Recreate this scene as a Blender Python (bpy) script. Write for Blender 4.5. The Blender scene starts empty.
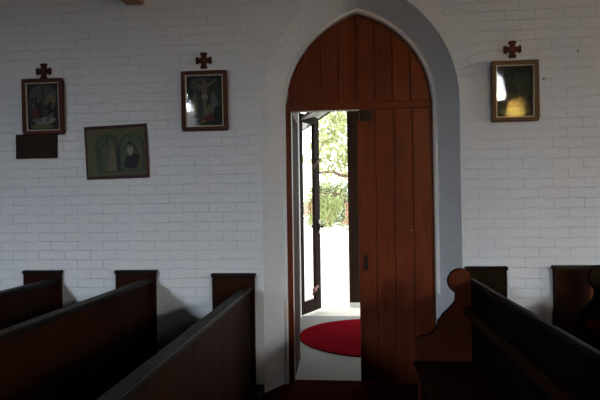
import bpy, bmesh, math, random
from mathutils import Vector, Matrix
random.seed(7)
SC = bpy.context.scene
COL = SC.collection
PI = math.pi

# ------------------------------------------------------------------ helpers
class MB:
    """collects vertices / faces / material slots / uvs for ONE mesh object"""
    def __init__(s):
        s.v, s.f, s.m, s.uv = [], [], [], []
    def face(s, pts, mi=0, uv=None):
        b = len(s.v); s.v += [tuple(p) for p in pts]
        s.f.append(list(range(b, b + len(pts)))); s.m.append(mi)
        s.uv.append(uv if uv else [(0, 0)] * len(pts))
    def box(s, x0, x1, y0, y1, z0, z1, mi=0):
        c = [(x0,y0,z0),(x1,y0,z0),(x1,y1,z0),(x0,y1,z0),(x0,y0,z1),(x1,y0,z1),(x1,y1,z1),(x0,y1,z1)]
        b = len(s.v); s.v += c
        for q, (i, j) in (((0,3,2,1),(0,1)),((4,5,6,7),(0,1)),((0,1,5,4),(0,2)),((1,2,6,5),(1,2)),((2,3,7,6),(0,2)),((3,0,4,7),(1,2))):
            s.f.append([b+k for k in q]); s.m.append(mi); s.uv.append([(c[k][i], c[k][j]) for k in q])
    def prism(s, poly, axis, a0, a1, mi=0):
        """poly of 2D points extruded along axis 'x','y' or 'z' from a0 to a1"""
        def P(p, a):
            return {'y': (p[0], a, p[1]), 'x': (a, p[0], p[1]), 'z': (p[0], p[1], a)}[axis]
        n = len(poly); b = len(s.v)
        s.v += [P(p, a0) for p in poly] + [P(p, a1) for p in poly]
        s.f.append([b+i for i in range(n)]); s.m.append(mi); s.uv.append([tuple(p) for p in poly])
        s.f.append([b+n+i for i in reversed(range(n))]); s.m.append(mi); s.uv.append([tuple(p) for p in reversed(poly)])
        for i in range(n):
            j = (i+1) % n
            s.f.append([b+i, b+j, b+n+j, b+n+i][::-1]); s.m.append(mi); s.uv.append([(0,0)]*4)
    def tube(s, pts, rad, seg=8, mi=0):
        rads = rad if isinstance(rad, (list, tuple)) else [rad]*len(pts)
        pts = [Vector(p) for p in pts]; rings = []
        for i, p in enumerate(pts):
            t = (pts[min(i+1, len(pts)-1)] - pts[max(i-1, 0)]).normalized()
            a = Vector((0,0,1)) if abs(t.z) < .9 else Vector((1,0,0))
            u = t.cross(a).normalized(); w = t.cross(u)
            b = len(s.v)
            for k in range(seg):
                q = p + (u*math.cos(2*PI*k/seg) + w*math.sin(2*PI*k/seg)) * rads[i]
                s.v.append(tuple(q))
            rings.append(b)
        for a, b in zip(rings, rings[1:]):
            for k in range(seg):
                l = (k+1) % seg
                s.f.append([a+k, a+l, b+l, b+k]); s.m.append(mi); s.uv.append([(0,0)]*4)
        for b, rev in ((rings[0], False), (rings[-1], True)):
            q = [b+k for k in range(seg)]
            s.f.append(q[::-1] if not rev else q); s.m.append(mi); s.uv.append([(0,0)]*seg)
    def build(s, name, mats, parent=None, bevel=0, smooth=False, fix=True, loc=None, rot=None):
        me = bpy.data.meshes.new(name)
        me.from_pydata(s.v, [], s.f)
        ul = me.uv_layers.new(name='UVMap')
        k = 0
        for fi, p in enumerate(me.polygons):
            p.material_index = s.m[fi]; p.use_smooth = smooth
            for q in range(len(s.f[fi])):
                ul.data[k].uv = s.uv[fi][q]; k += 1
        if not isinstance(mats, (list, tuple)): mats = [mats]
        for m in mats: me.materials.append(m)
        if fix:
            bm = bmesh.new(); bm.from_mesh(me)
            bmesh.ops.remove_doubles(bm, verts=bm.verts, dist=1e-5)
            bmesh.ops.recalc_face_normals(bm, faces=bm.faces)
            bm.to_mesh(me); bm.free()
        o = bpy.data.objects.new(name, me); COL.objects.link(o)
        if parent: o.parent = parent
        if loc: o.location = loc
        if rot: o.rotation_euler = rot
        if bevel:
            b = o.modifiers.new('bevel', 'BEVEL'); b.width = bevel; b.segments = 2; b.limit_method = 'ANGLE'; b.angle_limit = math.radians(40)
        return o

def tag(o, label=None, cat=None, group=None, kind=None):
    if label: o['label'] = label
    if cat: o['category'] = cat
    if group: o['group'] = group
    if kind: o['kind'] = kind
    return o
def empty(name, loc=(0,0,0), rz=0):
    o = bpy.data.objects.new(name, None); COL.objects.link(o)
    o.location = loc; o.rotation_euler = (0,0,rz); o.empty_display_size = .1
    return o
def copy_tree(o, parent=None):
    c = o.copy(); COL.objects.link(c)
    if parent: c.parent = parent
    for ch in [x for x in o.children]: copy_tree(ch, c)
    return c
def arc(cx, cz, r, a0, a1, n):
    return [(cx + r*math.cos(math.radians(a0+(a1-a0)*i/n)), cz + r*math.sin(math.radians(a0+(a1-a0)*i/n))) for i in range(n+1)]

# ------------------------------------------------------------------ materials
def mat(name):
    m = bpy.data.materials.new(name); m.use_nodes = True
    nt = m.node_tree; b = nt.nodes['Principled BSDF']
    return m, nt, b
def N(nt, t, **kw):
    n = nt.nodes.new(t)
    for k, v in kw.items():
        if k in n.inputs.keys(): n.inputs[k].default_value = v
        else: setattr(n, k, v)
    return n
def ramp(nt, fac, stops):
    r = nt.nodes.new('ShaderNodeValToRGB'); e = r.color_ramp.elements
    while len(e) < len(stops): e.new(.5)
    for i, (p, c) in enumerate(stops): e[i].position = p; e[i].color = (*c, 1)
    nt.links.new(fac, r.inputs['Fac']); return r.outputs['Color']
def mixc(nt, fac, a, b, mode='MIX'):
    m = nt.nodes.new('ShaderNodeMix'); m.data_type = 'RGBA'; m.blend_type = mode
    for inp, v in ((m.inputs['Factor'], fac), (m.inputs['A'], a), (m.inputs['B'], b)):
        if isinstance(v, bpy.types.NodeSocket): nt.links.new(v, inp)
        elif isinstance(v, (int, float)): inp.default_value = v
        else: inp.default_value = (*v, 1)
    return m.outputs['Result']

def painted_brick(name, col=(.745,.757,.775), uvscale=1.0):
    m, nt, b = mat(name)
    uv = N(nt, 'ShaderNodeTexCoord').outputs['UV']
    wob = N(nt, 'ShaderNodeTexNoise', Scale=5.0, Detail=2.0)
    nt.links.new(uv, wob.inputs['Vector'])
    sub = N(nt, 'ShaderNodeVectorMath', operation='SUBTRACT'); nt.links.new(wob.outputs['Color'], sub.inputs[0]); sub.inputs[1].default_value = (.5,.5,.5)
    sc = N(nt, 'ShaderNodeVectorMath', operation='SCALE'); nt.links.new(sub.outputs[0], sc.inputs[0]); sc.inputs['Scale'].default_value = .03
    add = N(nt, 'ShaderNodeVectorMath', operation='ADD'); nt.links.new(uv, add.inputs[0]); nt.links.new(sc.outputs[0], add.inputs[1])
    br = N(nt, 'ShaderNodeTexBrick', Scale=1.0); br.offset = .5
    br.inputs['Brick Width'].default_value = .245; br.inputs['Row Height'].default_value = .0835
    br.inputs['Mortar Size'].default_value = .003; br.inputs['Mortar Smooth'].default_value = .9
    br.inputs['Color1'].default_value = (1,1,1,1); br.inputs['Color2'].default_value = (.8,.8,.8,1); br.inputs['Mortar'].default_value = (0,0,0,1)
    nt.links.new(add.outputs[0], br.inputs['Vector'])
    blot = N(nt, 'ShaderNodeTexNoise', Scale=2.3, Detail=4.0); nt.links.new(uv, blot.inputs['Vector'])
    fine = N(nt, 'ShaderNodeTexNoise', Scale=38.0, Detail=3.0); nt.links.new(uv, fine.inputs['Vector'])
    # some joints are filled up with paint: fade the joint where the blotch noise is low
    dj = N(nt, 'ShaderNodeMath', operation='MULTIPLY'); nt.links.new(br.outputs['Fac'], dj.inputs[0])
    jn = N(nt, 'ShaderNodeTexNoise', Scale=6.5, Detail=3.0); nt.links.new(uv, jn.inputs['Vector'])
    fr = N(nt, 'ShaderNodeMapRange'); nt.links.new(jn.outputs['Fac'], fr.inputs['Value'])
    fr.inputs['From Min'].default_value = .38; fr.inputs['From Max'].default_value = .62; fr.inputs['To Min'].default_value = .05; fr.inputs['To Max'].default_value = 1
    nt.links.new(fr.outputs[0], dj.inputs[1])
    base = ramp(nt, blot.outputs['Fac'], [(.3, tuple(c*.95 for c in col)), (.7, col)])
    base = mixc(nt, dj.outputs[0], base, tuple(c*.94 for c in col))
    nt.links.new(base, b.inputs['Base Color'])
    b.inputs['Roughness'].default_value = .6; b.inputs['Specular IOR Level'].default_value = .3
    h1 = N(nt, 'ShaderNodeMath', operation='MULTIPLY'); nt.links.new(dj.outputs[0], h1.inputs[0]); h1.inputs[1].default_value = -1.0
    h2 = N(nt, 'ShaderNodeMath', operation='MULTIPLY_ADD'); nt.links.new(fine.outputs['Fac'], h2.inputs[0]); h2.inputs[1].default_value = .45; nt.links.new(h1.outputs[0], h2.inputs[2])
    sep = N(nt, 'ShaderNodeSeparateColor'); nt.links.new(br.outputs['Color'], sep.inputs[0])
    h3 = N(nt, 'ShaderNodeMath', operation='MULTIPLY_ADD'); nt.links.new(sep.outputs[0], h3.inputs[0]); h3.inputs[1].default_value = .6; nt.links.new(h2.outputs[0], h3.inputs[2])
    lump = N(nt, 'ShaderNodeTexNoise', Scale=13.0, Detail=2.0); nt.links.new(uv, lump.inputs['Vector'])
    h4 = N(nt, 'ShaderNodeMath', operation='MULTIPLY_ADD'); nt.links.new(lump.outputs['Fac'], h4.inputs[0]); h4.inputs[1].default_value = 1.3; nt.links.new(h3.outputs[0], h4.inputs[2])
    bp = N(nt, 'ShaderNodeBump', Strength=.78, Distance=.006); nt.links.new(h4.outputs[0], bp.inputs['Height'])
    nt.links.new(bp.outputs[0], b.inputs['Normal'])
    return m
def plaster(name, col, rough=.7, bump=.002):
    m, nt, b = mat(name)
    oc = N(nt, 'ShaderNodeTexCoord').outputs['Object']
    n = N(nt, 'ShaderNodeTexNoise', Scale=9.0, Detail=5.0); nt.links.new(oc, n.inputs['Vector'])
    nt.links.new(ramp(nt, n.outputs['Fac'], [(.3, tuple(c*.9 for c in col)), (.7, col)]), b.inputs['Base Color'])
    b.inputs['Roughness'].default_value = rough
    bp = N(nt, 'ShaderNodeBump', Strength=.5, Distance=bump); nt.links.new(n.outputs['Fac'], bp.inputs['Height']); nt.links.new(bp.outputs[0], b.inputs['Normal'])
    return m
def wood(name, dark, light, rough=.35, coat=0.0, axis='z', spec=.5):
    m, nt, b = mat(name)
    oc = N(nt, 'ShaderNodeTexCoord').outputs['Object']
    mp = N(nt, 'ShaderNodeMapping'); nt.links.new(oc, mp.inputs['Vector'])
    s = {'z': (26,26,1.6), 'y': (26,1.6,26), 'x': (1.6,26,26)}[axis]
    mp.inputs['Scale'].default_value = s
    n = N(nt, 'ShaderNodeTexNoise', Scale=1.0, Detail=6.0, Distortion=.6); nt.links.new(mp.outputs[0], n.inputs['Vector'])
    n2 = N(nt, 'ShaderNodeTexNoise', Scale=2.2, Detail=2.0); nt.links.new(oc, n2.inputs['Vector'])
    c = ramp(nt, n.outputs['Fac'], [(.3, dark), (.7, light)])
    c = mixc(nt, .35, c, ramp(nt, n2.outputs['Fac'], [(.35, tuple(x*.7 for x in dark)), (.65, light)]))
    nt.links.new(c, b.inputs['Base Color'])
    b.inputs['Roughness'].default_value = rough; b.inputs['Coat Weight'].default_value = coat; b.inputs['Coat Roughness'].default_value = .15
    b.inputs['Specular IOR Level'].default_value = spec
    bp = N(nt, 'ShaderNodeBump', Strength=.35, Distance=.002); nt.links.new(n.outputs['Fac'], bp.inputs['Height']); nt.links.new(bp.outputs[0], b.inputs['Normal'])
    if coat: nt.links.new(bp.outputs[0], b.inputs['Coat Normal'])
    return m
def plain(name, col, rough=.5, metal=0.0, noise=.12, scale=12.0, spec=.5):
    m, nt, b = mat(name)
    oc = N(nt, 'ShaderNodeTexCoord').outputs['Object']
    n = N(nt, 'ShaderNodeTexNoise', Scale=scale, Detail=3.0); nt.links.new(oc, n.inputs['Vector'])
    nt.links.new(ramp(nt, n.outputs['Fac'], [(.25, tuple(c*(1-noise) for c in col)), (.75, tuple(min(1, c*(1+noise)) for c in col))]), b.inputs['Base Color'])
    b.inputs['Roughness'].default_value = rough; b.inputs['Metallic'].default_value = metal; b.inputs['Specular IOR Level'].default_value = spec
    return m
def fabric(name, col, scale=160.0, bump=.003, rough=1.0):
    m, nt, b = mat(name)
    oc = N(nt, 'ShaderNodeTexCoord').outputs['Object']
    n = N(nt, 'ShaderNodeTexNoise', Scale=scale, Detail=3.0); nt.links.new(oc, n.inputs['Vector'])
    n2 = N(nt, 'ShaderNodeTexNoise', Scale=5.0, Detail=3.0); nt.links.new(oc, n2.inputs['Vector'])
    c = mixc(nt, .5, ramp(nt, n.outputs['Fac'], [(.3, tuple(x*.6 for x in col)), (.7, tuple(min(1, x*1.25) for x in col))]), ramp(nt, n2.outputs['Fac'], [(.3, tuple(x*.75 for x in col)), (.7, col)]))
    nt.links.new(c, b.inputs['Base Color']); b.inputs['Roughness'].default_value = rough; b.inputs['Specular IOR Level'].default_value = 0.0
    bp = N(nt, 'ShaderNodeBump', Strength=.6, Distance=bump); nt.links.new(n.outputs['Fac'], bp.inputs['Height']); nt.links.new(bp.outputs[0], b.inputs['Normal'])
    return m
def clear_glass(name, tint=(1,1,1), wave=.0, wscale=6.0, rough=.02):
    m, nt, b = mat(name); nt.nodes.remove(b)
    out = nt.nodes['Material Output']
    tr = N(nt, 'ShaderNodeBsdfTransparent'); tr.inputs['Color'].default_value = (*tint, 1)
    gl = N(nt, 'ShaderNodeBsdfGlossy', Roughness=rough)
    fr = N(nt, 'ShaderNodeFresnel', IOR=1.52)
    mx = N(nt, 'ShaderNodeMixShader')
    nt.links.new(fr.outputs[0], mx.inputs[0]); nt.links.new(tr.outputs[0], mx.inputs[1]); nt.links.new(gl.outputs[0], mx.inputs[2])
    nt.links.new(mx.outputs[0], out.inputs['Surface'])
    if wave:
        oc = N(nt, 'ShaderNodeTexCoord').outputs['Object']
        n = N(nt, 'ShaderNodeTexNoise', Scale=wscale, Detail=3.0, Distortion=.8); nt.links.new(oc, n.inputs['Vector'])
        bp = N(nt, 'ShaderNodeBump', Strength=1.0, Distance=wave); nt.links.new(n.outputs['Fac'], bp.inputs['Height'])
        nt.links.new(bp.outputs[0], gl.inputs['Normal'])
    return m
def leaf_mat(name, a, b_, trans=.45):
    m, nt, b = mat(name)
    oi = N(nt, 'ShaderNodeTexCoord').outputs['Object']
    n = N(nt, 'ShaderNodeTexNoise', Scale=1.7, Detail=4.0); nt.links.new(oi, n.inputs['Vector'])
    c = ramp(nt, n.outputs['Fac'], [(.3, a), (.7, b_)])
    nt.links.new(c, b.inputs['Base Color']); b.inputs['Roughness'].default_value = .55
    t = N(nt, 'ShaderNodeBsdfTranslucent'); nt.links.new(c, t.inputs['Color'])
    mx = N(nt, 'ShaderNodeMixShader'); mx.inputs[0].default_value = trans
    nt.links.new(b.outputs[0], mx.inputs[1]); nt.links.new(t.outputs[0], mx.inputs[2])
    nt.links.new(mx.outputs[0], nt.nodes['Material Output'].inputs['Surface'])
    return m

M = {}
M['brick'] = painted_brick('white painted brick')
M['brown_brick'] = painted_brick('brown brick', (.17,.11,.08))  # colour of the unseen walls, chosen dark to cut bounce light
M['rim'] = plaster('white painted plaster', (.74,.74,.72))
M['post'] = wood('dark brown post', (.022,.011,.008), (.038,.019,.012), rough=.6, spec=.05)
M['white'] = plaster('white plaster', (.8,.8,.78))
M['door'] = wood('red varnished door boards', (.085,.017,.0065), (.155,.034,.012), rough=.4, coat=.16, spec=.12)
M['door_dark'] = wood('dark varnished door timber', (.012,.005,.004), (.022,.009,.006), rough=.6, spec=.05)
M['door_darkened'] = wood('darkened varnished boards of the open leaf', (.022,.008,.005), (.045,.016,.009), rough=.7, spec=.05)  # same varnish as the door, darkened to hold down its outdoor sheen
M['pew'] = wood('dark stained pew timber', (.0105,.0027,.0013), (.021,.0055,.0026), rough=.6, spec=.05)
M['pew_rail'] = wood('near black pew rail', (.004,.003,.0028), (.008,.006,.0057), rough=.5, axis='y', spec=.1)
M['pew_red'] = wood('red brown pew end timber', (.05,.0105,.0042), (.078,.0175,.0064), rough=.6, spec=.06)
M['pew_black'] = wood('blackened pew timber', (.003,.002,.0018), (.006,.004,.0034), rough=.7, spec=.04)
M['frame'] = wood('picture frame timber', (.05,.014,.009), (.09,.026,.015), rough=.6, spec=.15)
M['frame_light'] = wood('brown picture frame timber', (.10,.055,.026), (.15,.085,.04), rough=.6, spec=.15)
M['cross'] = wood('dark red cross timber', (.035,.009,.007), (.06,.015,.010), rough=.7, spec=.1)
M['slip'] = plain('gilt slip', (.42,.38,.30), rough=.5)
M['plaque'] = wood('dark brown board', (.014,.009,.007), (.026,.016,.012), rough=.7, spec=.12)
M['beam'] = wood('orange brown roof timber', (.30,.13,.04), (.45,.20,.07), rough=.5)
M['ceiling'] = wood('dark ceiling boards', (.05,.03,.02), (.09,.055,.035), rough=.7, axis='x')
M['iron'] = plain('dark iron', (.014,.012,.011), rough=.6, spec=.12)
M['steel'] = plain('bright steel', (.55,.54,.52), rough=.35, metal=.9)
M['knob'] = plain('red brown knob', (.22,.07,.05), rough=.35)
M['carpet'] = fabric('dark red carpet', (.05,.008,.008))
M['rug'] = fabric('crimson rug pile', (.17,.006,.011))
M['concrete'] = plaster('grey stone floor', (.21,.205,.195), rough=.85, bump=.001)
M['gravel'] = plaster('pale gravel', (.62,.58,.50), rough=.9, bump=.01)
M['cushion'] = fabric('red cushion cloth', (.07,.006,.008))
M['glass'] = clear_glass('picture glass', wave=.0003, wscale=26.0)
M['flatglass'] = clear_glass('clear pane')
M['dimming_glass'] = clear_glass('grey dimming glass', tint=(.2,.2,.21))  # tint added to dim the white window mirrored in the picture glass
m_, nt_, b_ = mat('amber cathedral glass'); nt_.nodes.remove(b_)
t_ = N(nt_, 'ShaderNodeBsdfTranslucent'); t_.inputs['Color'].default_value = (.95,.62,.14,1); nt_.links.new(t_.outputs[0], nt_.nodes['Material Output'].inputs['Surface']); M['amber'] = m_
M['roofdark'] = wood('porch roof timber', (.05,.035,.025), (.09,.06,.045), rough=.6, axis='y')
M['soffit'] = plaster('grey painted soffit', (.34,.34,.33))
M['bark'] = plain('tree bark', (.16,.10,.06), rough=.9, noise=.4, scale=8)
M['leafA'] = leaf_mat('pale pine needles', (.38,.43,.17), (.54,.57,.30))
M['leafB'] = leaf_mat('green shrub leaves', (.16,.21,.09), (.30,.36,.17))
M['leafC'] = leaf_mat('russet leaves', (.50,.28,.18), (.55,.38,.24))
M['leafD'] = leaf_mat('light green leaves', (.34,.42,.16), (.50,.56,.28))
def flat(name, c):
    c = tuple(x*.68 for x in c); return plain(name, c, rough=.8, noise=.18, scale=30)
for k, c in dict(p_dark=(.018,.022,.020), p_green=(.045,.060,.048), p_sky=(.10,.12,.11), p_flesh=(.20,.155,.11), p_white=(.30,.30,.27), p_brown=(.10,.055,.03),
                 p_red=(.14,.03,.025), p_blue=(.012,.016,.032), p_olive=(.12,.12,.065), p_sage=(.085,.115,.085), p_ochre=(.19,.16,.085), p_grey=(.15,.17,.15), p_maroon=(.06,.014,.018), p_teal=(.05,.08,.06)).items():
    M[k] = flat('print ' + k[2:], c)

# ------------------------------------------------------------------ arch geometry (the doorway in the back wall)
CX, ZS, HALF, RAD, OFF = .105, 2.52, .669, .90, .231
NA = 28
def arch_path(d, nleg=10):
    """outline of the doorway grown by d: left leg up, over the point, right leg down -> list of (x, z, length)"""
    r = RAD + d; a_ap = math.degrees(math.acos(-OFF / r))          # apex angle seen from the left arc's centre (which lies right)
    pts = [(CX - HALF - d, ZS * i / nleg) for i in range(nleg)]
    pts += [(CX + OFF + r*math.cos(math.radians(t)), ZS + r*math.sin(math.radians(t))) for t in [180 - (180 - a_ap)*i/NA for i in range(NA + 1)]]
    right = [(2*CX - x, z) for x, z in pts[:-1]][::-1]
    return pts + right
def lengths(p):
    L = [0]
    for a, b in zip(p, p[1:]): L.append(L[-1] + math.hypot(b[0]-a[0], b[1]-a[1]))
    return L
RIM, SPL, RING = .034, .150, .25
W_X0, W_X1, W_TOP, W_T, W_FRONT = -7.0, 7.0, 4.7, .6, -8.6

def wall_with_doorway(name, path, y, x0, x1, ztop, material, flip=1, u0=0):
    mb = MB()
    def q(a, b, c, d):
        P = [a, b, c, d]; mb.face([(p[0], y, p[1]) for p in P], 0, [(p[0], p[1]) for p in P])
    xl, xr = path[0][0], path[-1][0]
    q((x0,0),(xl,0),(xl,ztop),(x0,ztop)); q((xr,0),(x1,0),(x1,ztop),(xr,ztop))
    for a, b in zip(path, path[1:]):
        if abs(a[0]-b[0]) < 1e-6: continue
        q(a, b, (b[0], ztop), (a[0], ztop))
    return mb
po = arch_path(RIM + SPL); pr = arch_path(RIM + SPL + RING)
# ring: only above the springing (below it the courses run on)
leg_ring = [p for p in pr]
mbw = MB()
def q2(mb, pts, y, uv=None):
    mb.face([(p[0], y, p[1]) for p in pts], 0, uv or [(p[0], p[1]) for p in pts])
xl, xr = pr[0][0], pr[-1][0]; xo0, xo1 = po[0][0], po[-1][0]
q2(mbw, [(W_X0,0),(xl,0),(xl,W_TOP),(W_X0,W_TOP)], 0); q2(mbw, [(xr,0),(W_X1,0),(W_X1,W_TOP),(xr,W_TOP)], 0)
q2(mbw, [(xl,0),(xo0,0),(xo0,ZS),(xl,ZS)], 0); q2(mbw, [(xo1,0),(xr,0),(xr,ZS),(xo1,ZS)], 0)
for a, b in zip(pr, pr[1:]):
    if abs(a[0]-b[0]) < 1e-6: continue
    q2(mbw, [a, b, (b[0], W_TOP), (a[0], W_TOP)], 0)
# outer face of the same wall, towards the porch
pin = arch_path(.0)
for k in wall_with_doorway('', pin, W_T, W_X0, W_X1, W_TOP, None).f and [wall_with_doorway('', pin, W_T, W_X0, W_X1, W_TOP, None)]:
    for f, uv in zip(k.f, k.uv): mbw.face([k.v[i] for i in f], 0, uv)
# ends and top of the wall
for X in (W_X0, W_X1): mbw.face([(X,0,0),(X,W_T,0),(X,W_T,W_TOP),(X,0,W_TOP)])
mbw.face([(W_X0,0,W_TOP),(W_X1,0,W_TOP),(W_X1,W_T,W_TOP),(W_X0,W_T,W_TOP)])
o = mbw.build('wall_back', M['brick'], fix=False); tag(o, 'white painted brick wall around the pointed doorway', 'wall', kind='structure')

mb = MB()   # voussoir ring over the arch
Lr = lengths(pr)
for i in range(len(po)-1):
    if po[i][1] < ZS-1e-6 or po[i+1][1] < ZS-1e-6: continue
    a, b, c, d = po[i], po[i+1], pr[i+1], pr[i]
    mb.face([(a[0],0,a[1]),(b[0],0,b[1]),(c[0],0,c[1]),(d[0],0,d[1])], 0, [(0.002, Lr[i]),(0.002, Lr[i+1]),(.243, Lr[i+1]),(.243, Lr[i])])
o = mb.build('trim_1', M['brick'], fix=False); tag(o, 'ring of white painted bricks set on edge over the pointed arch', 'arch', kind='structure')

mb = MB()   # splayed reveal
prim = arch_path(RIM); Lp = lengths(po); YR = .235
for i in range(len(po)-1):
    a, b, c, d = po[i], po[i+1], prim[i+1], prim[i]
    mb.face([(a[0],0,a[1]),(b[0],0,b[1]),(c[0],YR,c[1]),(d[0],YR,d[1])], 0, [(.06, Lp[i]),(.06, Lp[i+1]),(.36, Lp[i+1]),(.36, Lp[i])])
for i in range(len(pin)-1):   # outer reveal on the porch side
    a, b = pin[i], pin[i+1]
    mb.face([(a[0],.36,a[1]),(b[0],.36,b[1]),(b[0],W_T,b[1]),(a[0],W_T,a[1])], 0, [(0, Lp[i]),(0, Lp[i+1]),(.24, Lp[i+1]),(.24, Lp[i])])
o = mb.build('trim_2', M['brick'], fix=False); tag(o, 'splayed white brick reveal of the pointed doorway', 'reveal', kind='structure')
for p in o.data.polygons: p.use_smooth = False

mb = MB()   # rim moulding next to the door
for i in range(len(po)-1):
    for (p0, y0), (p1, y1) in (((prim, YR), (arch_path(.022), YR-.008)), ((arch_path(.022), YR-.008), (arch_path(.008), YR-.006)), ((arch_path(.008), YR-.006), (pin, YR+.004)), ((pin, YR+.004), (pin, .30))):
        a, b, c, d = p0[i], p0[i+1], p1[i+1], p1[i]
        mb.face([(a[0],y0,a[1]),(b[0],y0,b[1]),(c[0],y1,c[1]),(d[0],y1,d[1])])
o = mb.build('trim_3', M['rim'], fix=False, smooth=False); tag(o, 'pale rounded rim around the pointed red door', 'moulding', kind='structure')

# ------------------------------------------------------------------ the rest of the church
mb = MB(); mb.box(W_X0, W_X1, W_FRONT, .36, -.12, 0)
tag(mb.build('floor', M['carpet']), 'dark red carpeted church floor', 'floor', kind='structure')
mb = MB()
for i in range(70):
    x = W_X0 + i*.2; mb.box(x+.003, x+.2, W_FRONT-.3, 0.0, W_TOP, W_TOP+.04)
mb.box(W_X0, W_X1, W_FRONT-.3, W_T, W_TOP+.04, W_TOP+.12)
tag(mb.build('ceiling', M['ceiling'], fix=False), 'dark boarded church ceiling', 'ceiling', kind='structure')
for nm, x0, x1 in (('wall_left', W_X0-.3, W_X0), ('wall_right', W_X1, W_X1+.3)):
    mb = MB()
    if x1 < 0: mb.box(x0, x1, W_FRONT-.3, W_T, -.12, W_TOP+.12)
    else:
        for (a, b, c, d) in ((W_FRONT-.3, -2.9, -.12, W_TOP+.12), (-1.5, W_T, -.12, W_TOP+.12), (-2.9, -1.5, -.12, 1.2), (-2.9, -1.5, 3.2, W_TOP+.12)): mb.box(x0, x1, a, b, c, d)
    tag(mb.build(nm, M['brown_brick']), 'brown brick %s wall of the church' % ('west end' if nm == 'wall_left' else 'east end'), 'wall', kind='structure')
# opposite wall with lancet windows
WINS = [(-4.42,1.2,1.7,2.7,'c'), (3.65,.39,3.30,3.55,'s'), (4.10,.50,2.0,2.88,'a'), (5.9,1.3,1.6,2.5,'c')]   # centre, width, sill, springing, glass
mb = MB(); xcur = W_X0
y0, y1 = W_FRONT-.3, W_FRONT
def lancet(cx, w, zs, n=10):
    h = w/2; r = w
    L = [(cx - h + r - r*math.cos(math.radians(60*i/n)), zs + r*math.sin(math.radians(60*i/n))) for i in range(n+1)]
    return L + [(2*cx - x, z) for x, z in L[:-1]][::-1]
for cx, w, sill, spr, g in sorted(WINS):
    mb.box(xcur, cx-w/2, y0, y1, -.12, W_TOP); xcur = cx + w/2
    mb.box(cx-w/2, cx+w/2, y0, y1, -.12, sill)
    L = lancet(cx, w, spr)
    for a, b in zip(L, L[1:]):
        mb.prism([a, b, (b[0], W_TOP), (a[0], W_TOP)], 'y', y0, y1)
mb.box(xcur, W_X1, y0, y1, -.12, W_TOP)
tag(mb.build('wall_front', M['brown_brick'], fix=False), 'brown brick wall with pointed windows facing the doorway', 'wall', kind='structure')
for k, (cx, w, sill, spr, g) in enumerate(sorted(WINS)):
    e = empty('window_%d' % (k+1), (cx, W_FRONT-.2, sill)); tag(e, 'pointed lancet window, number %d along the wall facing the doorway' % (k+1), 'window', kind='structure')
    L = [(-w/2, 0)] + [(x-cx, z-sill) for x, z in lancet(cx, w, spr)] + [(w/2, 0)]
    g1 = MB(); g1.face([(x, 0, z) for x, z in L])
    g1.build('pane', {'c': M['flatglass'], 'a': M['amber'], 's': M['dimming_glass']}[g], e, fix=False)
    fr = MB()
    pts = [(x*.97, -.0, z) for x, z in L]
    fr.tube(pts + [pts[0]], .022, 6)
    fr.tube([(0,0,0),(0,0,spr-sill+.86*w-.02)], .008, 6)
    for z in [q*(spr-sill) for q in ((.5, .95) if spr-sill > .5 else ())]:
        fr.tube([(-w/2,0,z),(w/2,0,z)], .010, 6)
    fr.build('window_frame', M['iron'], e)

e = empty('window_5', (W_X1+.15, -2.2, 1.2)); tag(e, 'added square side window in the brown brick end wall', 'window', kind='structure')  # unseen window put in to let side light onto the reveal
g1 = MB(); g1.face([(0,-.7,0),(0,.7,0),(0,.7,2.0),(0,-.7,2.0)]); g1.build('pane', M['flatglass'], e, fix=False)
g1 = MB(); g1.tube([(0,-.7,0),(0,.7,0),(0,.7,2.0),(0,-.7,2.0),(0,-.7,0)], .02, 6); g1.tube([(0,0,0),(0,0,2.0)], .012, 6); g1.build('window_frame', M['iron'], e)

# ------------------------------------------------------------------ main door
d1 = empty('door_1', (CX, .27, 0)); tag(d1, 'red brown pointed double door with one leaf standing open', 'door', kind='structure')
DY = .27
def off(p, d): return p
# frame (jambs)
mb = MB()
mb.box(-HALF, -HALF+.05, -.01, .085, 0, ZS); mb.box(HALF-.022, HALF, .0, .085, 0, ZS)
mb.build('door_frame', M['door'], d1, bevel=.004)
# tympanum boards
apex_r = RAD
def arch_z(x):
    ax = abs(x); return ZS + math.sqrt(max(0, RAD**2 - (ax + OFF)**2))
mb = MB(); bw = .163; gap = .0035
edges = [-.669] + [bw*k for k in range(-4, 5) if abs(bw*k) < .66] + [.669]
for a, b in zip(edges, edges[1:]):
    n = 6; xs = [a + gap + (b - a - 2*gap)*i/n for i in range(n+1)]
    if a < 0 < b: xs.append(0); xs.sort()
    poly = [(xs[0], ZS+.0), (xs[-1], ZS+.0)] + [(x, max(ZS+.012, arch_z(x))) for x in reversed(xs)]
    mb.prism(poly, 'y', .022, .055)
mb.prism([(-.669, ZS), (.669, ZS)] + [(x, arch_z(x)) for x in [.669 - 1.338*i/40 for i in range(41)]], 'y', .05, .075)
ty = mb.build('tympanum_panel', M['door'], d1, bevel=.0025)
for k in range(-4, 5):
    x = bw*k
    if abs(x) > .6: continue
    s = MB(); s.box(x-.0105, x+.0105, -.002, .026, ZS+.06, arch_z(x)-.015)
    s.build('cover_strip', M['door'], ty, bevel=.003)
mb = MB(); mb.box(-.669, .669, -.004, .08, ZS-.012, ZS+.062); mb.box(-.669, .669, -.010, .0, ZS+.046, ZS+.062)
mb.build('transom', M['door'], d1, bevel=.004)
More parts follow.
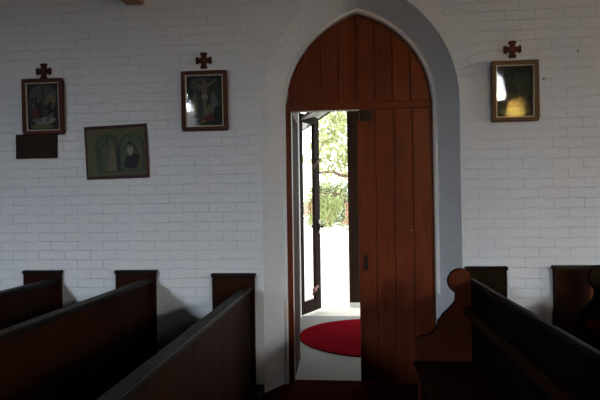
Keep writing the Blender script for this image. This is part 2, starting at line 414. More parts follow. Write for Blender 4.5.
# right leaf, closed. local origin at the meeting edge x=0
def leaf(name, parent, loc, rot, w=.648, h=2.508, notch=True):
    l = empty(name, loc); l.parent = parent; l.rotation_euler = (0,0,rot)
    ws = [.145, .1695, .169, w-.4835] if notch else [w/4]*4
    x = 0; mb = MB()
    for i, ww in enumerate(ws):
        top = h
        mb.box(x+.0022, x+ww-.0022, 0, .03, .015, top); x += ww
    mb.box(.004, w-.004, .022, .045, .018, h-.003)
    mb.build('boards', M['door'] if notch else M['door_darkened'], l, bevel=.005)
    for z in (.22, 1.1, 2.1):
        r_ = MB(); r_.box(.02, w-.02, .045, .072, z, z+.16); r_.build('ledge', M['door'], l, bevel=.004)
    return l
R = leaf('door_leaf', d1, (.004, .012, 0), 0)
mb = MB(); mb.box(.010, .118, -.014, .006, 2.40, 2.495); mb.box(.028, .05, -.02, -.012, 2.42, 2.49)
o = mb.build('bolt_box', M['iron'], R, bevel=.003); o['label'] = 'black iron bolt box'
mb = MB(); mb.prism([(.030,1.03),(.062,1.03),(.062,1.165),(.046,1.18),(.030,1.165)], 'y', -.006, .004)
esc = mb.build('lock_plate', M['iron'], R, bevel=.002)
mb = MB(); mb.tube([(.046,-.004,1.13),(.046,-.045,1.13),(.046,-.055,1.12),(.046,-.055,1.07)], .008, 8)
mb.build('handle', M['iron'], esc)
mb = MB(); mb.tube([(.46,.003,1.395),(.46,-.006,1.395)], .006, 8); mb.build('glint_stud', M['steel'], R)  # steel stud added as the small highlight on the closed leaf
mb = MB(); mb.box(-.014, .016, -.008, .012, .015, 2.40); mb.build('meeting_strip', M['door'], R, bevel=.004)
# left leaf, standing open into the porch; hinge at the left jamb, boards face outwards when closed
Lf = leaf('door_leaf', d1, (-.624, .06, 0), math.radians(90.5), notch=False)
mb = MB(); mb.box(.52, .62, .046, .075, 1.0, 1.16); mb.tube([(.60,.075,1.08),(.60,.12,1.08)], .012, 8); mb.tube([(.60,.12,1.08)]+[(.60,.135,1.08)], .026, 10)
mb.build('rim_lock', M['iron'], Lf)
for z in (.3, 2.18):
    mb = MB(); mb.box(0, .5, .03, .036, z-.02, z+.02); mb.build('strap_hinge', M['iron'], Lf) if False else None

# ------------------------------------------------------------------ porch
PX0, PX1, PY1, PZ = -1.35, 1.5, 3.0, 3.5
mb = MB(); mb.box(PX0-.2, PX1+.2, .36, PY1+.22, -.12, -.001)
tag(mb.build('floor_porch', M['concrete']), 'grey stone floor of the porch beyond the open door', 'floor', kind='structure')
for nm, x0, x1 in (('wall_porch_left', PX0-.2, PX0), ('wall_porch_right', PX1, PX1+.2)):
    mb = MB(); mb.box(x0, x1, W_T, PY1+.2, 0, PZ)
    tag(mb.build(nm, M['white']), 'white plastered side wall of the porch, %s' % ('behind the open leaf' if x1 < 0 else 'behind the closed leaf'), 'wall', kind='structure')
OX0, OX1, OZ = -.705, .915, 3.32
mb = MB(); mb.box(PX0, OX0, PY1, PY1+.2, 0, PZ); mb.box(OX1, PX1, PY1, PY1+.2, 0, PZ); mb.box(OX0, OX1, PY1, PY1+.2, OZ, PZ)
tag(mb.build('wall_porch_end', M['white']), 'white end wall of the porch around the outer doorway', 'wall', kind='structure')
mb = MB(); mb.box(PX0-.2, PX1+.2, W_T, PY1+.2, PZ, PZ+.1)
tag(mb.build('ceiling_porch', M['white']), 'white ceiling of the porch', 'ceiling', kind='structure')
# outer leaf, glazed, opened outwards
d2 = empty('door_2', (OX0+.01, PY1+.14, 0)); d2.rotation_euler = (0,0,math.radians(66)); tag(d2, 'dark glazed porch door standing open beyond the doorway', 'door', kind='structure')
lw, lh, lt = .62, 3.02, .05
mb = MB(); mb.box(0, .085, 0, lt, .02, lh); mb.build('stile', M['door_dark'], d2, bevel=.004)
mb = MB(); mb.box(lw-.17, lw, 0, lt, .02, lh); st = mb.build('stile', M['door_dark'], d2, bevel=.004)
mb = MB(); mb.box(.085, lw-.17, 0, lt, .02, .20); mb.build('bottom_rail', M['door_dark'], d2, bevel=.004)
mb = MB(); mb.box(.085, lw-.17, 0, lt, lh-.12, lh); mb.build('top_rail', M['door_dark'], d2, bevel=.004)
mb = MB(); mb.face([(.085,.023,.20),(lw-.17,.023,.20),(lw-.17,.023,lh-.12),(.085,.023,lh-.12)]); mb.build('pane', M['flatglass'], d2, fix=False)
mb = MB(); mb.box(lw-.08, lw-.02, -.012, lt+.012, 1.22, 1.40); lk = mb.build('rim_lock', M['iron'], d2, bevel=.003)
mb = MB(); mb.tube([(lw-.05,-.01,1.31),(lw-.05,-.055,1.31)], .01, 8); mb.tube([(lw-.05,lt+.01,1.31),(lw-.05,lt+.055,1.31)], .01, 8)
mb.tube([(lw-.05,-.055,1.31),(lw-.05,-.075,1.31)], [.024,.02], 10); mb.tube([(lw-.05,lt+.055,1.31),(lw-.05,lt+.075,1.31)], [.024,.02], 10)
mb.build('knob', M['iron'], lk)
mb = MB(); mb.box(lw-.078, lw-.022, -.016, -.010, 1.36, 1.42); mb.box(lw-.078, lw-.022, -.016, -.010, 1.20, 1.25); mb.build('keeper', M['steel'], lk)
mb = MB(); mb.tube([(lw-.02,-.02,2.36),(lw-.2,-.05,2.30),(lw-.3,-.05,2.22),(lw-.3,-.05,2.12)], .022, 8)
o = mb.build('stay_bracket', M['frame_light'], d2)
mb = MB(); mb.tube([(.30,-.03,.36),(.30,-.07,.36)], .03, 10); mb.tube([(.30,-.02,.28),(.30,-.06,.36),(.42,-.05,.40)], .018, 8)
mb.build('hold_back', M['knob'], d2)
# rug
rug = MB(); n = 72; rx, ry = .98, .95
ring = [(math.cos(2*PI*i/n), math.sin(2*PI*i/n)) for i in range(n)]
rug.prism([(x*rx, y*ry) for x, y in ring], 'z', 0.0, .014)
r_ = rug.build('rug', M['rug'], loc=(.345, 2.03, 0), bevel=.005); tag(r_, 'round crimson rug on the grey porch floor', 'rug')
mb = MB()
for i in range(n):
    a, b = ring[i], ring[(i+1) % n]
    mb.box(0,0,0,0,0,0) if False else None
    mb.face([(a[0]*rx*.985, a[1]*ry*.985, .0145),(b[0]*rx*.985, b[1]*ry*.985, .0145),(b[0]*rx*1.004, b[1]*ry*1.004, .004),(a[0]*rx*1.004, a[1]*ry*1.004, .004)])
mb.build('binding', M['carpet'], r_, fix=False)
# veranda roof and post outside
mb = MB()
RX, RZ, sl, ye0, ye1 = .1, 3.42, .65, PY1+.2, 3.95
for sgn in (-1, 1):
    for q in range(8):
        x0, x1 = .175*q, .175*(q+1) - .004
        mb.prism([(RX+sgn*x0, RZ-sl*x0), (RX+sgn*x1, RZ-sl*x1), (RX+sgn*x1, RZ-sl*x1+.03), (RX+sgn*x0, RZ-sl*x0+.03)], 'y', ye0, ye1)
rf = empty('porch_roof', (0,0,0)); tag(rf, 'gabled hood roof over the outer porch doorway', 'roof', kind='structure')
mb.build('soffit_boards', M['soffit'], rf)
for sgn in (-1, 1):
    mb = MB(); mb.prism([(RX, RZ-.025), (RX+sgn*1.4, RZ-.025-sl*1.4), (RX+sgn*1.4, RZ+.03-sl*1.4), (RX, RZ+.03)], 'y', ye1, ye1+.035)
    mb.build('bargeboard', M['roofdark'], rf)
    mb = MB(); mb.prism([(RX, RZ+.03), (RX+sgn*1.42, RZ+.03-sl*1.42), (RX+sgn*1.42, RZ+.06-sl*1.42), (RX, RZ+.06)], 'y', ye0, ye1+.05)
    mb.build('roof_slope', M['roofdark'], rf)
ps = empty('porch_post', (.088, 4.08, 0)); tag(ps, 'square dark timber post beyond the porch doorway', 'post')
mb = MB(); mb.box(-.088, .125, -.06, .06, .045, 3.30); mb.build('shaft', M['post'], ps, bevel=.008)
mb = MB(); mb.box(-.09, .127, -.07, .07, -.04, .05); mb.build('base', M['white'], ps, bevel=.006)

# ------------------------------------------------------------------ outdoors
mb = MB(); mb.box(-40, 40, PY1+.22, 60, -.3, -.02)
mb.box(-40, -7.3, -40, PY1+.22, -.3, -.02); mb.box(7.3, 40, -40, PY1+.22, -.3, -.02); mb.box(-7.3, 7.3, -40, W_FRONT-.3, -.3, -.02)
tag(mb.build('ground', M['gravel']), 'sunlit pale gravel yard outside the porch', 'ground', kind='structure')
def leaves(mb, centres, n, spread, size, mi=0, droop=.5, rnd=random):
    for c in centres:
        for _ in range(n):
            p = Vector(c) + Vector((rnd.gauss(0, spread[0]), rnd.gauss(0, spread[1]), rnd.gauss(0, spread[2])))
            d = Vector((rnd.uniform(-1,1), rnd.uniform(-1,1), rnd.uniform(-1, 1) - droop)).normalized()
            s_ = d.cross(Vector((rnd.uniform(-1,1), rnd.uniform(-1,1), rnd.uniform(-1,1)))).normalized()
            l = size * rnd.uniform(.6, 1.4); w = l * .17
            mb.face([p, p + d*l*.5 + s_*w, p + d*l, p + d*l*.5 - s_*w], mi)
# the pine whose limb crosses the doorway
pine = empty('pine_tree', (1.6, 12.5, -.02)); tag(pine, 'pine tree with a crooked limb crossing the open doorway', 'tree')
mb = MB(); mb.tube([(0,0,0),(.05,.05,1.5),(-.05,.1,3.2),(.1,.1,5.0),(.0,.2,7.5)], [.24,.2,.17,.13,.05], 12); mb.build('trunk', M['bark'], pine, smooth=True)
limb_pts = [(0,.05,2.35),(-.7,-.2,2.50),(-1.25,-.4,2.62),(-1.75,-.5,2.60),(-2.05,-.55,2.74),(-2.45,-.6,2.72),(-2.72,-.55,2.78)]
mb = MB(); mb.tube(limb_pts, [.085,.075,.065,.055,.05,.04,.02], 8); mb.build('limb', M['bark'], pine, smooth=True)
tw = MB(); cents = []
for i in range(46):
    b = Vector((random.uniform(-2.65,.3), random.uniform(-1.2,1.0), random.uniform(3.2,5.6)))
    e = b + Vector((random.uniform(-.5,.5), random.uniform(-.3,.3), random.uniform(-.75,-.25)))
    m_ = (b+e)/2 + Vector((.08,0,.12))
    tw.tube([b, m_, e], [.016,.011,.006], 5)
    for t in (0,.35,.7,1): cents.append(b.lerp(e, t))
for (a, b, c) in (((-2.9,-.5,5.2),(-2.75,-.5,4.3),(-2.35,-.55,3.75)), ((-2.35,-.55,3.75),(-2.0,-.55,3.65),(-1.6,-.5,3.35)), ((-2.35,-.55,3.75),(-2.5,-.5,3.3),(-2.75,-.5,3.15))):
    tw.tube([a,b,c], [.035,.03,.02], 6)
tag(tw.build('twigs', M['bark'], pine, smooth=True), kind='stuff')
lf = MB(); leaves(lf, cents, 15, (.22,.22,.16), .22, droop=.8)
leaves(lf, [(-1.5,-.3,4.6),(-2.1,-.3,5.0),(-.9,-.3,4.4),(-1.4,-.2,3.7)], 60, (.45,.35,.35), .22, droop=.9)
lf.build('needles', M['leafA'], pine, fix=False)
# shrubs behind
def shrub(x, y, w, h, z0, m1, m2, label, n, size, dx=0):
    s_ = empty('shrub', (x, y, -.02)); tag(s_, label, 'shrub', 'shrubs beyond the porch')
    st_ = MB()
    for k in range(5):
        a = 2*PI*k/5; st_.tube([(0.05*math.cos(a),.05*math.sin(a),0),(.04*w*math.cos(a),.04*w*math.sin(a),z0*.9),(dx+.4*w*math.cos(a),.4*w*math.sin(a),h*.85)], [.035,.025,.01], 6)
    st_.build('stem', M['bark'], s_)
    b = MB(); cs = []
    for _ in range(n):
        a = random.uniform(0, 2*PI); rr = math.sqrt(random.random()); zz = random.random()
        cs.append((dx + rr*w*.55*math.cos(a), rr*w*.45*math.sin(a), z0 + (h-z0)*zz))
    leaves(b, cs, 44, (.14,.14,.12), size*.7, droop=.6)
    b.build('foliage', m1, s_, fix=False)
    return s_
shrub(.16, 15.5, 1.5, 2.5, 1.0, M['leafB'], None, 'dense green shrub beyond the open door', 150, .17, dx=-.72)
shrub(1.6, 18.5, 2.4, 2.6, .8, M['leafB'], None, 'green shrub beside the post, behind the drooping spray', 150, .18)
shrub(-4.6, 17.5, 2.4, 2.8, .8, M['leafD'], None, 'light green shrub farther off, half hidden by the porch door', 130, .18)
dr = empty('weeping_shrub', (-.75, 11.0, -.02)); tag(dr, 'light green weeping shrub with russet sprays beyond the doorway', 'shrub')
mb = MB(); g1 = MB(); g2 = MB()
mb.tube([(.9,.4,0),(.85,.35,1.2),(.6,.2,2.0)], [.06,.05,.03], 8)
for k in range(20):
    a = Vector((random.uniform(-.4,.9), random.uniform(-.4,.4), random.uniform(1.75,2.05))); b = a + Vector((random.uniform(-.5,.0), random.uniform(-.2,.2), random.uniform(-.75,-.25)))
    mb.tube([(.6,.2,2.0), (a + Vector((0,0,.08))), b], [.012,.009,.004], 5)
    leaves(g1 if k % 4 else g2, [a.lerp(b, t) for t in (0,.2,.4,.6,.8,1)], 14, (.08,.08,.06), .15, droop=1.4)
mb.build('stem', M['bark'], dr); g1.build('foliage', M['leafD'], dr, fix=False); o = g2.build('foliage', M['leafC'], dr, fix=False); o['label'] = 'russet sprays'

# ------------------------------------------------------------------ pews facing the far end (seen from behind)
def make_pew(w=.388, top=1.075, length=3.1, rail=.935):
    r = empty('pew')
    def end(y0, y1):
        mb = MB()
        prof = [(0,0),(0,top-.03),(-w,top-.03),(-w,.66)] + arc(-w-.12, .66, .12, 0, -90, 8)[1:] + [(-.5,.54),(-.5,0)]
        mb.prism(prof, 'y', y0, y1)
        e = mb.build('end_panel', M['pew'], r, bevel=.004)
        c = MB(); c.box(-w-.010, .010, y0-.012, y1 + (.004 if y1 < -.02 else .0), top-.03, top); c.build('cap', M['pew_rail'], e, bevel=.006)
        s_ = MB(); s_.box(-.02, .001, y0-.004, y0+.004, .08, top-.03); s_.box(-w, -w+.03, y0-.004, y0+.002, .7, top-.03); s_.build('stile', M['pew'], e, bevel=.003)
        return e
    end(-.05, -.004); end(-length, -length+.045)
    mb = MB(); x = -.05; n = 9; L = length - .1
    for i in range(n):
        mb.box(-.068, -.036, -.05 - L*(i+1)/n + .0006, -.05 - L*i/n - .0006, .10, rail-.037)
    mb.box(-.064, -.040, -length+.045, -.05, .10, rail-.05)
    mb.build('back_boards', M['pew'], r, bevel=.003)
    mb = MB(); mb.box(-.098, -.016, -length+.045, -.05, rail-.037, rail); mb.build('top_rail', M['pew_rail'], r, bevel=.008)
    mb = MB(); mb.box(-.49, -.068, -length+.045, -.05, .42, .45); mb.build('seat', M['pew'], r, bevel=.006)
    mb = MB(); mb.box(-.46, -.43, -length+.045, -.05, .05, .42); mb.build('seat_rail', M['pew'], r)
    mb = MB(); mb.box(-.034, .072, -.30, -.004, 0, .076); mb.build('foot_block', M['pew_rail'], r, bevel=.006)
    return r
P0 = make_pew(w=.372, top=1.048); P0.location = (-.823, 0, 0)
tag(P0, 'dark wooden pew ending beside the arch reveal, nearest the red door', 'pew', 'pews along the white brick wall')
for x, w_, lab in ((-1.712, .360, 'dark wooden pew whose end panel stands under the arched wall hanging'),
                   (-2.595, .345, 'dark wooden pew whose end panel stands below the small dark board')):
    c = make_pew(w=w_, top=1.078, rail=1.005); c.location = (x, 0, 0); tag(c, lab, 'pew', 'pews along the white brick wall')

# pew with a scroll shaped end (seen from the front)
SCROLL = [(.42,0),(.42,.60),(.435,.617),(.525,.640)]
def scroll_profile():
    # x measured from the front edge of the end, z up
    x0 = .51
    pts = [(x0,0),(x0,.595),(.525,.617),(.60,.636),(.645,.668),(.663,.705),(.672,.745),(.70,.785),(.745,.826),(.785,.870),(.803,.92),(.803,.955)]
    pts += arc(.836, 1.043, .088, 250 - 22, 62, 18)
    pts += [(.905,1.10),(.915,1.06),(.915,0)]
    return pts
def make_scroll_pew(length=2.6, parts_wood=None):
    r = empty('scroll_end_pew')
    prof = scroll_profile()
    def end(y0, y1):
        mb = MB(); mb.prism(prof, 'y', y0, y1); e = mb.build('scroll_end', M['pew_red'], r, bevel=.004)
        # dark edge moulding that follows the profile
        m2 = MB(); pp = [(x, (y0+y1)/2, z) for x, z in prof[1:-1]]; m2.tube(pp, .0095, 6); m2.build('edge_bead', M['pew_black'], e, smooth=True)
    end(-.04, .0); end(-length, -length+.04)
    mb = MB(); mb.box(.912, .940, -length+.04, -.04, .10, 1.03)
    mb.build('back_board', M['pew_black'], r)
    mb = MB(); mb.box(.914, .946, -length, .0, 1.03, 1.058); mb.build('top_rail', M['pew_rail'], r, bevel=.006)
    mb = MB(); mb.box(.856, .912, -length+.04, -.04, .79, .855); mb.build('middle_rail', M['pew'], r, bevel=.006)
    mb = MB(); mb.box(.475, .912, -length+.04, -.04, .405, .44); mb.build('seat', M['pew'], r, bevel=.006)
    mb = MB(); mb.box(.53, .56, -length+.04, -.04, .02, .405); mb.build('seat_rail', M['pew_black'], r)
    return r
S = make_scroll_pew(); S.location = (0, -.45, 0)
tag(S, 'pew with a rounded scroll end standing in front of the closed door leaf', 'pew')
# pew behind it: square panel against the wall, back towards the scroll pew
B = make_pew(w=.324, top=1.10, length=2.6)
B.rotation_euler = (0,0,0); B.location = (1.302, 0, 0)
# it faces the other way: mirror its parts by building it reversed
for ch in list(B.children_recursive): 
    me = ch.data.copy(); ch.data = me
    me.transform(Matrix.Scale(-1, 4, (1,0,0))); me.flip_normals()
B.location = (.982, 0, 0)
for ch in B.children_recursive:
    ch.data.materials.clear(); ch.data.materials.append(M['pew_black'])
tag(B, 'pew behind the scroll-ended pew, only its dark square end panel showing', 'pew')
# pew at the edge of the view with the red cushion
T = make_scroll_pew(length=2.2); T.location = (1.09, -.28, 0)
tag(T, 'pew with a tall square wall panel and a red cushion on its ledge', 'pew')
for ch in T.children_recursive:
    if ch.name.startswith('scroll_end'):
        ch.data = ch.data.copy(); ch.data.materials[0] = M['pew_black']  # shade put into the colour: these scroll ends swapped to black
mb = MB(); mb.box(.596, 1.005, .228, .276, 0, 1.075); wp = mb.build('end_panel', M['pew'], T, bevel=.004)
mb = MB(); mb.box(.586, 1.015, .216, .278, 1.075, 1.107); mb.build('cap', M['pew_rail'], wp, bevel=.006)
mb = MB(); mb.box(.56, .90, .0, .23, .40, .44); mb.build('seat_extension', M['pew_black'], T)
mb = MB(); mb.box(.575, .905, -.34, -.04, .63, .655); mb.build('ledge', M['pew_black'], T, bevel=.004)
cu = MB(); n = 10
cu.box(-.10, .10, -.12, .12, 0, .07)
c_ = cu.build('cushion', M['cushion'], loc=(1.885, -.46, .656), bevel=.02); tag(c_, 'small red cushion lying on the ledge of the far pew', 'cushion')
pp = MB(); e = [(-.10,-.12),(.10,-.12),(.10,.12),(-.10,.12)]
pp.tube([(x, y, .035) for x, y in e] + [(-.10,-.12,.035)], .006, 6); pp.build('piping', M['carpet'], c_)

# ------------------------------------------------------------------ pictures on the wall
def ell(cx, cz, rx, rz, n=16, a=0):
    return [(cx + rx*math.cos(2*PI*i/n)*math.cos(a) - rz*math.sin(2*PI*i/n)*math.sin(a), cz + rx*math.cos(2*PI*i/n)*math.sin(a) + rz*math.sin(2*PI*i/n)*math.cos(a)) for i in range(n)]
def make_picture(x0, x1, z0, z1, label, shapes, frame_mat, tilt=.0, fw=.035, bg='p_dark'):
    w, h = x1-x0, z1-z0
    r = empty('framed_picture', ((x0+x1)/2 + .012, -.004, z0 - .012)); r.rotation_euler = (math.radians(tilt), 0, 0)
    tag(r, label, 'picture', 'framed prints with crosses above')
    fm = MB(); d0, d1 = -.032, 0
    for (a, b, c, d) in ((-w/2, w/2, 0, fw), (-w/2, w/2, h-fw, h), (-w/2, -w/2+fw, fw, h-fw), (w/2-fw, w/2, fw, h-fw)):
        fm.box(a, b, d0, d1, c, d)
    fm.build('frame', frame_mat, r, bevel=.006)
    sl = MB(); s = fw; t = .009
    for (a, b, c, d) in ((-w/2+s, w/2-s, s, s+t), (-w/2+s, w/2-s, h-s-t, h-s), (-w/2+s, -w/2+s+t, s+t, h-s-t), (w/2-s-t, w/2-s, s+t, h-s-t)):
        sl.box(a, b, -.024, -.004, c, d)
    sl.build('slip', M['slip'], r)
    mats = [M[bg]]; pr_ = MB(); iw, ih = w/2-fw, h-2*fw
    pr_.box(-iw, iw, -.008, -.003, fw, h-fw)
    y = -.0082
    for mk, poly in shapes:
        if M[mk] not in mats: mats.append(M[mk])
        pr_.prism([(px*iw, fw + ih*pz) for px, pz in poly], 'y', y - .0006, y + .0004, mats.index(M[mk])); y -= .0004
    pr_.build('print', mats, r, fix=True)
    g = MB(); g.face([(-iw, -.019, fw), (iw, -.019, fw), (iw, -.019, h-fw), (-iw, -.019, h-fw)])
    o = g.build('glass', M['glass'], r, fix=False)
    return r
s1 = [('p_sky', ell(.0,.74,.85,.22)), ('p_ochre', ell(.45,.62,.3,.16)), ('p_brown', [(-.08,.5),(.06,.5),(.06,.98),(-.08,.98)]), ('p_green', ell(-.55,.5,.4,.2)), ('p_dark', ell(-.3,.45,.33,.2)),
      ('p_dark', ell(.4,.42,.3,.18)), ('p_red', ell(-.5,.36,.2,.16)), ('p_flesh', ell(-.3,.62,.08,.045)), ('p_flesh', ell(.25,.58,.08,.045)), ('p_flesh', ell(.55,.5,.08,.045)), ('p_flesh', ell(-.6,.52,.08,.045)),
      ('p_brown', ell(.1,.4,.16,.12)), ('p_white', ell(.1,.2,.62,.08,a=.05)), ('p_flesh', ell(.35,.27,.28,.05,a=.3)), ('p_ochre', ell(-.1,.09,.7,.05)), ('p_grey', ell(-.4,.22,.3,.05))]
s2 = [('p_green', ell(0,.55,.95,.42)), ('p_sky', ell(-.3,.82,.5,.13)), ('p_brown', [(-.05,.15),(.06,.15),(.06,.97),(-.05,.97)]), ('p_brown', [(-.72,.82),(.72,.87),(.72,.91),(-.72,.86)]), ('p_flesh', ell(0,.66,.14,.2)),
      ('p_flesh', [(-.66,.85),(-.12,.74),(-.1,.8),(-.64,.89)]), ('p_flesh', [(.66,.88),(.12,.74),(.1,.8),(.62,.92)]), ('p_flesh', ell(0,.87,.09,.05)), ('p_white', ell(.0,.56,.16,.06)), ('p_flesh', [(-.1,.55),(.12,.55),(.06,.3),(-.06,.3)]),
      ('p_olive', ell(-.55,.42,.22,.2)), ('p_grey', ell(.5,.42,.2,.22)), ('p_flesh', ell(-.5,.6,.08,.045)), ('p_flesh', ell(.45,.62,.08,.045)), ('p_ochre', ell(.1,.25,.3,.12,a=.5)), ('p_red', ell(.2,.16,.35,.06)), ('p_dark', ell(.7,.2,.25,.2))]
s3 = [('p_green', ell(0,.6,.9,.36)), ('p_dark', ell(-.4,.7,.4,.2)), ('p_teal', ell(.45,.7,.4,.22)), ('p_brown', ell(-.1,.66,.08,.045)), ('p_dark', ell(-.1,.45,.26,.2)), ('p_green', ell(.45,.4,.25,.22)), ('p_brown', ell(.4,.64,.07,.045)), ('p_teal', ell(0,.12,.8,.08)), ('p_dark', ell(.1,.9,.6,.06))]
make_picture(-2.956, -2.570, 2.326, 2.832, 'framed print hanging above the small dark board', s1, M['frame'], 3.0)
make_picture(-1.466, -1.057, 2.321, 2.847, 'framed print of a pale figure between the wall hanging and the arch', s2, M['frame'], 3.0)
make_picture(1.203, 1.583, 2.324, 2.831, 'framed print with bright window reflections, alone beyond the arch', s3, M['frame_light'], 3.0)
def make_cross():
    r = MB(); a, b, c = .022, .035, .072
    poly = []
    for k in range(4):
        t = PI/2*k; cs, sn = math.cos(t), math.sin(t)
        for x, z in ((a, -a) if False else (a*1.0, -a), (c-.022, -b*.62), (c-.018, -b), (c, -b*.72), (c, b*.72), (c-.018, b), (c-.022, b*.62)):
            poly.append((x*cs - z*sn, x*sn + z*cs))
    r.prism(poly, 'y', -.022, -.002)
    return r.build('wall_cross', M['cross'], bevel=.003)
K = make_cross(); K.location = (-2.755, 0, 2.893); tag(K, 'small dark wooden cross above the print over the dark board', 'cross', 'crosses above the prints')
bs = MB(); bs.tube([(0,-.021,0),(0,-.026,0)], .016, 12); bs.build('boss', M['frame'], K)
for x, z, lab in ((-1.259, 2.933, 'small dark wooden cross above the print nearest the arch, by the wall hanging'), (1.397, 2.921, 'small dark wooden cross above the print with window reflections')):
    c = copy_tree(K); c.location = (x, 0, z); c['label'] = lab
mb = MB(); mb.box(-.197, .197, -.018, -.001, 0, .221); mb.box(-.197, .197, -.021, -.018, 0, .012); mb.box(-.197, .197, -.021, -.018, .209, .221)
tag(mb.build('mounted_board', M['plaque'], bevel=.003, loc=(-2.828, 0, 2.098)), 'small plain dark board below the framed print', 'board')
for x, z, lab in ((1.922, 2.881, 'tiny nail alone in the bricks beyond the last print'), (1.645, 2.66, 'tiny nail just beside the print with window reflections')):
    mb = MB(); mb.tube([(0,0,0),(0,-.02,.004)], .003, 6); mb.tube([(0,-.018,.003),(0,-.024,.004)], .0065, 8)
    tag(mb.build('wall_nail', M['iron'], loc=(x, 0, z)), lab, 'nail', 'nails in the brick wall')
# cloth hanging with two arched scenes
TL, TR, BL, BR = Vector((-2.371,0,2.366)), Vector((-1.789,0,2.385)), Vector((-2.347,0,1.896)), Vector((-1.766,0,1.908))
def tp(u, v, y=0):
    p = (BL.lerp(BR, u)).lerp(TL.lerp(TR, u), v); 
    return Vector((p.x, -.006 - .006*(math.sin(u*7)*.5+.5) + y, p.z))
hang = MB(); NU, NV = 24, 12
for i in range(NU):
    for j in range(NV):
        hang.face([tp(i/NU, j/NV), tp((i+1)/NU, j/NV), tp((i+1)/NU, (j+1)/NV), tp(i/NU, (j+1)/NV)])
h_ = hang.build('wall_hanging', M['p_olive']); tag(h_, 'dull green cloth hanging with two figures under arches', 'tapestry')
sol = h_.modifiers.new('thick', 'SOLIDIFY'); sol.thickness = .004; sol.offset = -1 
bd = MB()
def strip(mb, u0, u1, v0, v1, y, mi=0, n=14):
    for i in range(n):
        a, b = u0+(u1-u0)*i/n, u0+(u1-u0)*(i+1)/n
        P = [tp(a,v0,y), tp(b,v0,y), tp(b,v1,y), tp(a,v1,y)]; Q = [p + Vector((0,.004,0)) for p in P]
        mb.face(P, mi); mb.face(Q[::-1], mi)
        for k in range(4): mb.face([P[k], Q[k], Q[(k+1)%4], P[(k+1)%4]], mi)
strip(bd, -.005, 1.005, -.01, .05, -.006); strip(bd, -.005, 1.005, .95, 1.01, -.006); strip(bd, -.005, .022, .05, .95, -.006, n=2); strip(bd, .965, 1.005, .05, .95, -.006, n=2)
bd.build('border', M['p_maroon'], h_, fix=False)
def applique(name, items, y):
    mb = MB(); mats = []
    for mk, poly in items:
        if M[mk] not in mats: mats.append(M[mk])
        P = [tp(u, v, y) for u, v in poly]; Q = [p + Vector((0,.003,0)) for p in P]; mi = mats.index(M[mk])
        mb.face(P, mi)
        for k in range(len(P)): mb.face([P[k], Q[k], Q[(k+1)%len(P)], P[(k+1)%len(P)]], mi)
        y -= .0008
    return mb.build(name, mats, h_, fix=False)
def archpoly(u0, u1, v0, vs):
    c, r = (u0+u1)/2, (u1-u0)/2
    return [(u0,v0),(u1,v0)] + [(c + r*math.cos(t), vs + r*1.15*math.sin(t)) for t in [PI*i/14 for i in range(15)]]
ap = applique('arch_panel', [('p_teal', archpoly(.17,.53,.12,.64)), ('p_sage', archpoly(.20,.50,.15,.64)), ('p_teal', [(.25,.62),(.29,.62),(.30,.82),(.27,.80)]), ('p_teal', [(.33,.64),(.37,.64),(.37,.86),(.34,.86)]), ('p_teal', [(.42,.62),(.45,.62),(.44,.83),(.41,.84)]), ('p_teal', [(.19,.16),(.27,.16),(.25,.6),(.20,.62)]),
                        ('p_teal', archpoly(.55,.94,.12,.62)), ('p_sage', archpoly(.575,.915,.15,.60)), ('p_olive', archpoly(.62,.89,.15,.52)), ('p_dark', [(.535,.1),(.545,.1),(.545,.66),(.535,.66)])], -.006)
applique('figure', [('p_ochre', [(.33,.14),(.50,.14),(.49,.45),(.455,.63),(.42,.60),(.385,.42)]), ('p_grey', [(.40,.15),(.44,.15),(.44,.5),(.42,.52)]), ('p_flesh', ell(.445,.66,.022,.04)), ('p_flesh', [(.36,.50),(.42,.55),(.42,.58),(.35,.54)])], -.017)['label'] = 'pale robed figure'
applique('figure', [('p_blue', [(.615,.24),(.66,.18),(.80,.18),(.84,.26),(.86,.42),(.78,.46),(.66,.42)]), ('p_white', ell(.725,.52,.05,.11)), ('p_dark', [(.67,.62),(.72,.70),(.77,.62),(.75,.66),(.69,.66)]), ('p_flesh', ell(.725,.59,.022,.035)), ('p_dark', [(.78,.62),(.88,.34),(.89,.36),(.79,.64)])], -.017)['label'] = 'figure with white veil and dark blue dress'

# roof timber that comes down the wall
mb = MB(); mb.prism([(-.30,3.53),(-.14,3.45),(-.02,3.46),(0,3.49),(0,W_TOP-.002),(-.30,W_TOP-.002)], 'x', -1.965, -1.80)
tag(mb.build('roof_bracket', M['beam'], bevel=.012), 'end of an orange brown roof timber high on the wall', 'bracket', kind='structure')

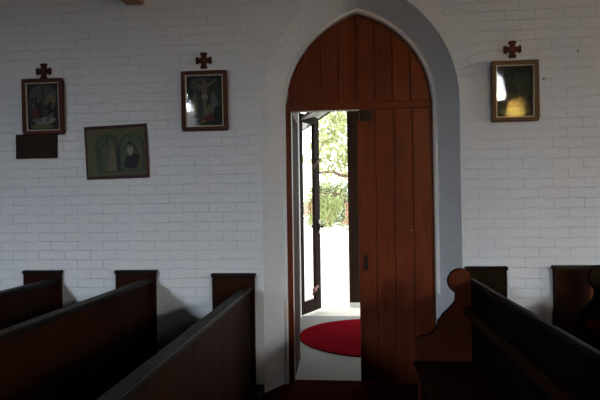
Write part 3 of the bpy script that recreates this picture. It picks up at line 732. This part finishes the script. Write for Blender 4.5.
# ------------------------------------------------------------------ light
w = bpy.data.worlds.new('World'); SC.world = w; w.use_nodes = True
bg = w.node_tree.nodes['Background']; bg.inputs['Color'].default_value = (.93,.97,1,1); bg.inputs['Strength'].default_value = 4.0
def area(name, loc, target, sx, sy, power, col):
    l = bpy.data.lights.new(name, 'AREA'); l.shape = 'RECTANGLE'; l.size = sx; l.size_y = sy; l.energy = power; l.color = col
    o = bpy.data.objects.new(name, l); COL.objects.link(o); o.location = loc
    d = Vector(target) - Vector(loc); o.rotation_euler = d.to_track_quat('-Z', 'Y').to_euler()
    return o
area('daylight_right', (7.2, -11.6, 4.7), (7.2, 0, 4.7), 6.0, 1.8, 12000, (.90,.95,1.0))
area('daylight_left', (-5.7, -11.6, 4.4), (-5.7, 0, 4.4), 3.2, 1.8, 3000, (.76,.87,1.0))
area('added_side_light', (9.2, -2.9, 3.35), (0, -1.0, 3.2), 2.2, 1.6, 220, (1.0,.97,.93))  # added lamp outside the side window, brightens the left reveal
area('amber_pane_lamp', (4.10, -9.5, 2.9), (4.10, -8.8, 2.8), .6, 1.2, 3600, (1.0,.95,.85))  # added lamp that makes the amber pane glow for its mirrored image

# ------------------------------------------------------------------ camera
F, YAW, PIT, ROLL = 520.0, math.atan(48/520), math.atan(7/520), math.radians(.8)
cam = bpy.data.cameras.new('camera'); co = bpy.data.objects.new('camera', cam); COL.objects.link(co)
cam.sensor_width = 36; cam.lens = 36*F/600; cam.clip_start = .05; cam.clip_end = 200
fv = Vector((-math.sin(YAW)*math.cos(PIT), math.cos(YAW)*math.cos(PIT), math.sin(PIT)))
r0 = Vector((math.cos(YAW), math.sin(YAW), 0)); u0 = r0.cross(fv)
rv = r0*math.cos(ROLL) - u0*math.sin(ROLL); uv_ = rv.cross(fv)
mx = Matrix((rv, uv_, -fv)).transposed().to_4x4(); mx.translation = Vector((0, -4.52, 1.62))
co.matrix_world = mx
SC.camera = co
SC.view_settings.view_transform = 'Standard'; SC.view_settings.look = 'None'; SC.view_settings.gamma = 1; SC.view_settings.use_curve_mapping = False
SC.view_settings.exposure = 0.0
